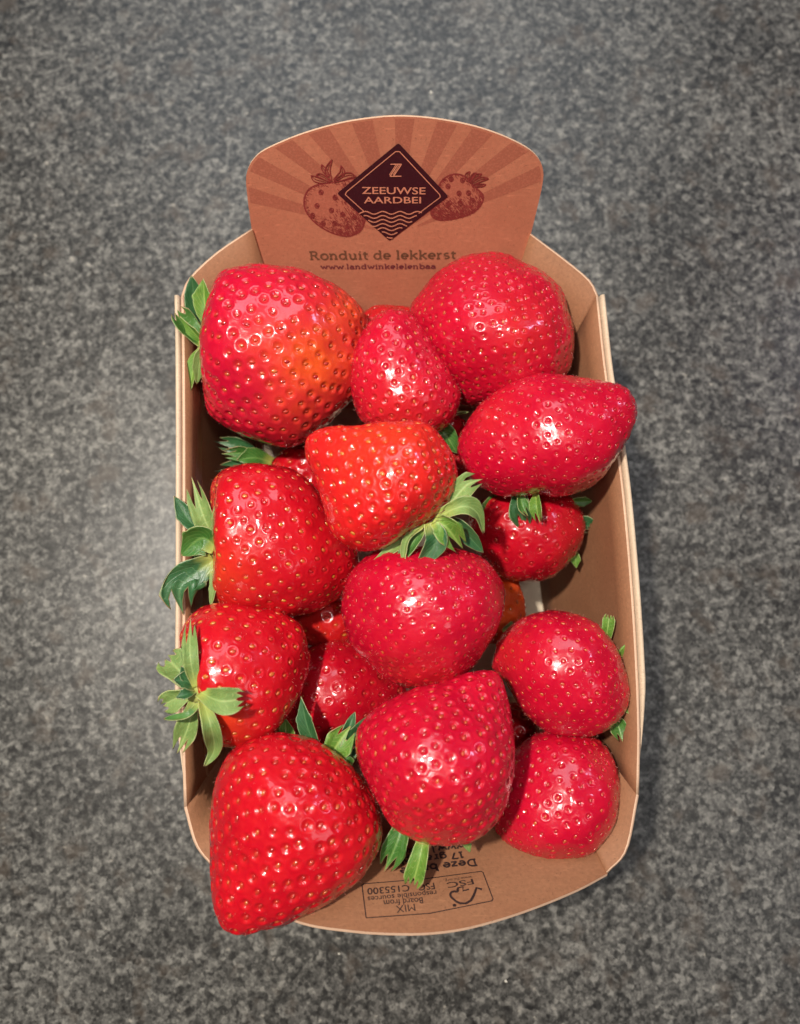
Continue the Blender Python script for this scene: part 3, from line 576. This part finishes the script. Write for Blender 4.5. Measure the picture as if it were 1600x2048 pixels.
spec('lv', [(530, 935), (570, 898), (620, 883), (665, 890), (695, 920), (695, 970), (660, 1010), (605, 1020), (555, 1005), (528, 970)],
     (530, 925), (697, 970), .036, tone='red', sp=4.2, pit=.4, seed=1.2, seedcol=['red', 'amber'], top=False, pale=0,
     label='low strawberry with a ruffled dark leaf cluster under the orange-blotched berry', cap=(540, 930, -2), crown=2.2,
     sepals=[([(530, 922, 2), (480, 895, 4), (424, 882, 4)], 36, 'dark', 'fork', .4, 0), ([(535, 925, 2), (490, 937, 5), (424, 942, 5)], 40, 'dark', 'fork', .3, 10), ([(535, 920, 3), (490, 908, 7), (438, 908, 8)], 30, 'green', 'fork', .4, -15), ([(545, 925, 4), (510, 915, 8), (474, 920, 9)], 36, 'green', 'point', .3, 10), ([(540, 925, 3), (565, 910, 2), (590, 897, -1)], 14, 'pale', 'curl', .5, 30)])
spec('rg', [(985, 1430), (1025, 1408), (1062, 1425), (1080, 1470), (1072, 1525), (1035, 1550), (990, 1540), (965, 1500), (966, 1455)],
     (966, 1490), (1080, 1480), .036, tone='red', sp=4.2, pit=.4, seed=1.2, seedcol=['red', 'amber'], top=False, pale=0,
     label='red strawberry peeking out between the heart-shaped berry and the corner berry')
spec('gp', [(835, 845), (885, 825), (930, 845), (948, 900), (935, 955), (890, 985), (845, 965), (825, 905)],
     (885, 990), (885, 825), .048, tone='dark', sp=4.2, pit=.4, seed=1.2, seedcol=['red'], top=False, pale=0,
     label='shaded strawberry deep in the gap beside the green leaf of the small pointed one')

def body(s, ns, nt):
    o = np.array(s['outline'], float); ctr = (o.min(0)+o.max(0))/2; C = P(ctr[0], ctr[1], s['z']); e3 = nrm(CAM-C)
    def pl(p):
        dd = ray(*p); return CAM+dd*(np.dot(C-CAM, e3)/np.dot(dd, e3))
    e1 = nrm(pl(s['tip'])-pl(s['calyx'])); e2 = np.cross(e3, e1)
    ab = np.array([[np.dot(pl(p)-C, e1), np.dot(pl(p)-C, e2)] for p in smooth_poly(o, 400)])
    a0, a1 = ab[:, 0].min(), ab[:, 0].max(); t = np.linspace(0, 1, ns); am, ah = (a0+a1)/2, (a1-a0)/2
    A = am-ah*np.cos(math.pi*t)*.9999
    p, q = ab, np.roll(ab, -1, 0); lo = np.zeros(ns); hi = np.zeros(ns)
    for i, x in enumerate(A):
        m = (p[:, 0]-x)*(q[:, 0]-x) <= 0; pp, qq = p[m], q[m]; dx = qq[:, 0]-pp[:, 0]; dx[dx == 0] = 1e-12
        y = pp[:, 1]+(qq[:, 1]-pp[:, 1])*(x-pp[:, 0])/dx; lo[i], hi[i] = y.min(), y.max()
    w = (hi-lo)/2; bc = (hi+lo)/2; th = np.linspace(0, 2*math.pi, nt, endpoint=False); kk = s.get('k', .95); tl = s.get('tilt', 0)
    a = A[:, None]+0*th; b = bc[:, None]+w[:, None]*np.cos(th); c = kk*w[:, None]*np.sin(th)+tl*(A[:, None]-am)
    V = C+a[..., None]*e1+b[..., None]*e2+c[..., None]*e3
    fr = dict(C=C, e1=e1, e2=e2, e3=e3, A=A, bc=bc, w=w, k=kk, tl=tl, am=am, pl=pl, ab=np.stack([a, b], -1))
    return V, fr
def normals(V):
    dt = np.roll(V, -1, 1)-np.roll(V, 1, 1); ds = np.gradient(V, axis=0); n = np.cross(dt, ds); l = np.linalg.norm(n, axis=2, keepdims=True); l[l == 0] = 1
    n = n/l; c = V.mean((0, 1)); 
    if np.sum(n*(V-c)) < 0: n = -n
    n[0] = n[1].mean(0); n[-1] = n[-2].mean(0); return n/np.maximum(np.linalg.norm(n, axis=2, keepdims=True), 1e-9)

def sepal(parent, loc, fr, pts, wpx, mat, kind='point', cup=.25, roll=0.0, idx=0):
    C, e3 = fr['C'], fr['e3']; dist = np.dot(CAM-C, e3)
    def to3(p):
        h = (p[2] if len(p) > 2 else 0)*mm; q = fr['pl'](p[:2]); return q+(CAM-q)*(h/dist)
    n, m = 26, 15; c = open_curve([to3(p) for p in pts], n)
    L = np.sum(np.linalg.norm(np.diff(c, axis=0), axis=1)); W = wpx*dist/FPX*.5
    t = np.gradient(c, axis=0); t /= np.linalg.norm(t, axis=1)[:, None]; rr = random.Random(idx*13+5)
    u = np.linspace(0, 1, n); vv = np.linspace(-1, 1, m)
    prof = np.interp(u, [0, .12, .35, .55, .72, .88, 1.0], {'point': [.42, .60, .95, 1.0, .82, .42, .03], 'blunt': [.42, .55, .82, 1, 1, .90, .62], 'fork': [.42, .55, .85, 1, .95, .74, .40], 'curl': [.5, .7, .95, 1, .7, .4, .1]}[kind])
    prof = prof*(1+.05*np.sin(u*9+idx))
    V = np.zeros((n, m, 3)); UV = np.zeros((n, m, 2))
    ph = rr.uniform(0, 6); teeth = [q+rr.uniform(-.08, .08) for q in ((-.85, -.28, .25, .82) if kind == 'blunt' else (-.72, .05, .75))]
    fold = rr.uniform(.10, .38)
    for j, v in enumerate(vv):
        ext = {'point': 0, 'curl': 0, 'blunt': -.17*min(1, min(abs(v-q)*b for q, b in zip(teeth, (5, 4.5, 5, 4)))), 'fork': -.36*min(1, min(abs(v-q)*b for q, b in zip(teeth, (2.6, 2.2, 2.8))))-.10*abs(v)}[kind]
        ue = np.clip(u*(1+ext), 0, 1); cc = np.stack([np.interp(ue, u, c[:, k]) for k in range(3)], 1)
        pw = np.interp(ue, u, prof) if kind in ('blunt', 'fork') else prof.copy()
        if kind == 'point': pw = pw*(1+.16*((u > .62) & (u < .70))*(abs(v) > .7)*(1 if idx % 2 else 0))
        for i in range(n):
            z = e3*math.cos(R(roll))+np.cross(t[i], e3)*math.sin(R(roll)); side = np.cross(z, t[i]); side = side/np.linalg.norm(side); nz = np.cross(t[i], side)
            wv = .10*W*math.sin(u[i]*7+ph+v*1.7)*(abs(v)**1.5)*1.5
            V[i, j] = cc[i]+side*(v*W*pw[i])+nz*(cup*W*pw[i]*(v*v-.4)+wv+fold*W*pw[i]*(abs(v)-.5)*.7)
            UV[i, j] = (u[i], (v+1)/2)
    o = mesh_obj('sepal', V.reshape(-1, 3), grid_faces(n, m), LEAF[mat], parent, loc, True)
    uvl = o.data.uv_layers.new(name='UVMap'); li = np.zeros(len(o.data.loops), int); o.data.loops.foreach_get('vertex_index', li)
    uvl.data.foreach_set('uv', UV.reshape(-1, 2)[li].ravel())
    sm = o.modifiers.new('thickness', 'SOLIDIFY'); sm.thickness = .00022; sm.offset = 0
    return o

GOLD = math.pi*(3-math.sqrt(5))
def build_berry(key, s):
    top = s.get('top', True); ns, nt = (220, 300) if top else (100, 140)
    V, fr = body(s, ns, nt); N = normals(V)
    ph = rng.uniform(0, 6, 6); X0 = V-fr['C']
    lump = .00035*(np.sin(X0@np.array([180, 90, 40])+ph[0])+np.sin(X0@np.array([-70, 210, 120])+ph[1])+np.sin(X0@np.array([60, -110, 230])+ph[2]))
    lump += .00012*(np.sin(X0@np.array([520, 300, -260])+ph[3])+np.sin(X0@np.array([-340, 480, 300])+ph[4]))
    V = V+N*lump[..., None]; N = normals(V)
    # seeds in a golden-angle spiral, evenly by area
    d1 = np.linalg.norm(np.cross(np.gradient(V, axis=0), (np.roll(V, -1, 1)-np.roll(V, 1, 1))/2), axis=2); ring = d1.sum(1); cum = np.cumsum(ring); area_ = cum[-1]; cum = cum/cum[-1]
    sp = s.get('sp', 4.2)*mm; n = int(area_/(sp*sp*.90)); i = np.arange(n); frac = (i+.5)/n
    si = np.interp(frac, cum, np.arange(ns)); tj = ((i*GOLD+ph[5]) % (2*math.pi))/(2*math.pi)*nt
    si = np.clip(si+rng.normal(0, .6, n), 2, ns-3); tj = (tj+rng.normal(0, 1.0, n)) % nt
    a, b = si.astype(int), tj.astype(int) % nt
    SP, SN = V[a, b], N[a, b]; ST = V[np.minimum(a+2, ns-1), b]-V[a-2, b]; ST -= SN*np.sum(ST*SN, 1)[:, None]; ST /= np.maximum(np.linalg.norm(ST, axis=1)[:, None], 1e-9)
    size = (s.get('seed', 1.25)*mm)*rng.uniform(.70, 1.08, n); dk = rng.uniform(.75, 1.25, n); rk = rng.uniform(.82, 1.12, n)
    # pits
    flat = V.reshape(-1, 3); dm = np.full(len(flat), 1.0); near = np.zeros(len(flat), int)
    for k in range(0, n, 64):
        blk = SP[k:k+64]; d2 = (flat**2).sum(1)[:, None]+(blk**2).sum(1)[None]-2*flat@blk.T; am_ = d2.argmin(1); mn = d2[np.arange(len(flat)), am_]; w_ = mn < dm; near[w_] = am_[w_]+k; dm = np.minimum(dm, mn)
    dm = np.sqrt(np.maximum(dm, 0)).reshape(ns, nt)/rk[near].reshape(ns, nt)
    pr = sp*s.get('pr', .40); x = np.clip((dm-pr*.30)/(pr*.70), 0, 1); pit = 1-(x*x*(3-2*x)); dep = s.get('pit', .55)*mm
    V2 = V-N*(pit*dep*dk[near].reshape(ns, nt))[..., None]+N*(.10*mm*np.exp(-((dm-pr*1.12)/(pr*.25))**2))[..., None]
    base = np.array([fr['C'][0], fr['C'][1], flat[:, 2].min()])
    root = bpy.data.objects.new('strawberry', None); COL.objects.link(root); root.location = base; root.empty_display_size = .01
    tag(root, s['label'], 'strawberry', 'strawberries in the punnet')
    f = grid_faces(ns, nt, True)
    mat = flesh_mat(TONES[s.get('tone', 'red')])
    o = mesh_obj('flesh', V2.reshape(-1, 3), f+[list(range(nt)), [(ns-1)*nt+q for q in range(nt)][::-1]], mat, root, base, True)
    if Vector(o.data.polygons[ns*nt//2].normal).dot(Vector(N.reshape(-1, 3)[ns*nt//2])) < 0: o.data.flip_normals()
    ripe = np.zeros((ns, nt)); front = np.clip(np.sum((V-fr['C'])*fr['e3'], 2)/.012+.6, 0, 1)
    for (px, py, rad, amt) in s.get('ripe', []):
        q = fr['pl']((px, py)); qa = np.array([np.dot(q-fr['C'], fr['e1']), np.dot(q-fr['C'], fr['e2'])]); rm = rad*np.dot(CAM-fr['C'], fr['e3'])/FPX
        ripe = np.maximum(ripe, amt*np.exp(-np.sum((fr['ab']-qa)**2, 2)/rm**2)*front)
    fs = np.linspace(0, 1, ns)[:, None]+0*ripe
    ripe = np.clip(ripe+s.get('shoulder', .25)*np.clip(1-fs/.22, 0, 1)**1.3, 0, 1); pale = s.get('pale', .2)*np.clip(1-fs/.09, 0, 1)
    for nm, arr in (('pit', pit), ('ripe', ripe), ('pale', pale)):
        at = o.data.attributes.new(nm, 'FLOAT', 'POINT'); at.data.foreach_set('value', arr.ravel().astype(np.float32))
    # seeds: those on the camera's side are parts, the rest one part
    sc = s.get('seedcol', ['red', 'amber']); pos = SP-SN*(dep*dk*.95-size*.10)[:, None]
    face = np.sum(SN*nrm_rows(CAM-SP), 1); order = np.argsort(-face); limit = 300 if top else 120; rest = []
    for r_, k in enumerate(order):
        M3 = np.stack([np.cross(ST[k], SN[k]), ST[k], SN[k]], 1)
        if r_ < limit and face[k] > -.05:
            ob = bpy.data.objects.new('seed', SEEDM[sc[int(rng.integers(len(sc)))]]); COL.objects.link(ob); ob.parent = root
            ob.location = pos[k]-base; ob.rotation_mode = 'QUATERNION'; ob.rotation_quaternion = Matrix(M3.tolist()).to_quaternion(); ob.scale = [size[k]]*3
        else: rest.append((M3, pos[k], size[k]))
    if rest:
        vv = np.concatenate([(SV*q[2])@q[0].T+q[1] for q in rest]); ff = []
        for k in range(len(rest)): ff += [[a+k*len(SV) for a in g] for g in SF]
        so = mesh_obj('seeds', vv, ff, SEED[sc[0]], root, base, True); so['kind'] = 'stuff'
    # fuzz
    nf = 1100 if top else 200; fi = rng.integers(3, ns-3, nf*2); wgt = ring[fi]/ring.max(); fi = fi[rng.random(len(fi)) < wgt][:nf]; fj = rng.integers(0, nt, len(fi))
    p0 = V2[fi, fj]; dn = N[fi, fj]+rng.normal(0, .35, (len(fi), 3)); dn /= np.linalg.norm(dn, axis=1)[:, None]; sd = np.cross(dn, rng.normal(0, 1, (len(fi), 3))); sd /= np.linalg.norm(sd, axis=1)[:, None]
    ln = rng.uniform(.3, .85, (len(fi), 1))*mm; hw = .016*mm
    fv = np.stack([p0-sd*hw, p0+sd*hw, p0+dn*ln*.6+sd*hw*.7, p0+dn*ln+sd*.12*mm], 1).reshape(-1, 3)
    fo = mesh_obj('fuzz', fv, [[4*k, 4*k+1, 4*k+2] for k in range(len(fi))]+[[4*k, 4*k+2, 4*k+3] for k in range(len(fi))], M_FUZZ, root, base); fo['kind'] = 'stuff'
    # calyx
    if 'sepals' in s:
        cp = s.get('cap', (*s['calyx'], 0)); dist = np.dot(CAM-fr['C'], fr['e3']); q = fr['pl'](cp[:2]); cc = q+(CAM-q)*(cp[2]*mm/dist)
        ax = nrm(cc-fr['C']); a1 = nrm(np.cross(ax, [.3, .5, .81])); a2 = np.cross(ax, a1); vv = []; n1, n2 = 6, 12
        for i1 in range(n1):
            fi1 = i1/(n1-1)*1.7; rad = s.get('crown', 3.2)*mm*math.sin(min(fi1, 1.57))*(1 if fi1 < 1.57 else .9)
            for j1 in range(n2):
                an = 2*math.pi*j1/n2; rj = rad*(1+.12*math.sin(3*an+i1)); vv.append(cc+ax*(1.3*mm*math.cos(fi1))+a1*rj*math.cos(an)+a2*rj*math.sin(an))
        cal = mesh_obj('calyx', vv, grid_faces(n1, n2, True), M_CROWN, root, base, True)
        for k, sp_ in enumerate(s['sepals']): sepal(cal, base, fr, sp_[0], sp_[1], sp_[2], *sp_[3:], idx=k+len(key)*3)
        for pts in s.get('stamens', []):
            c = open_curve([q_+(CAM-q_)*(p[2]*mm/dist) for p in pts for q_ in [fr['pl'](p[:2])]], 6); vv = []
            for i1 in range(6):
                for j1 in range(5):
                    an = 2*math.pi*j1/5; vv.append(c[i1]+(fr['e1']*math.cos(an)+fr['e3']*math.sin(an))*.10*mm*(1.6 if i1 == 5 else 1))
            mesh_obj('stamen', vv, grid_faces(6, 5, True)+[list(range(25, 30))], M_STAMEN, cal, base, True)
    return root
def nrm_rows(v): return v/np.linalg.norm(v, axis=1)[:, None]
for key, s in SPECS.items(): build_berry(key, s)
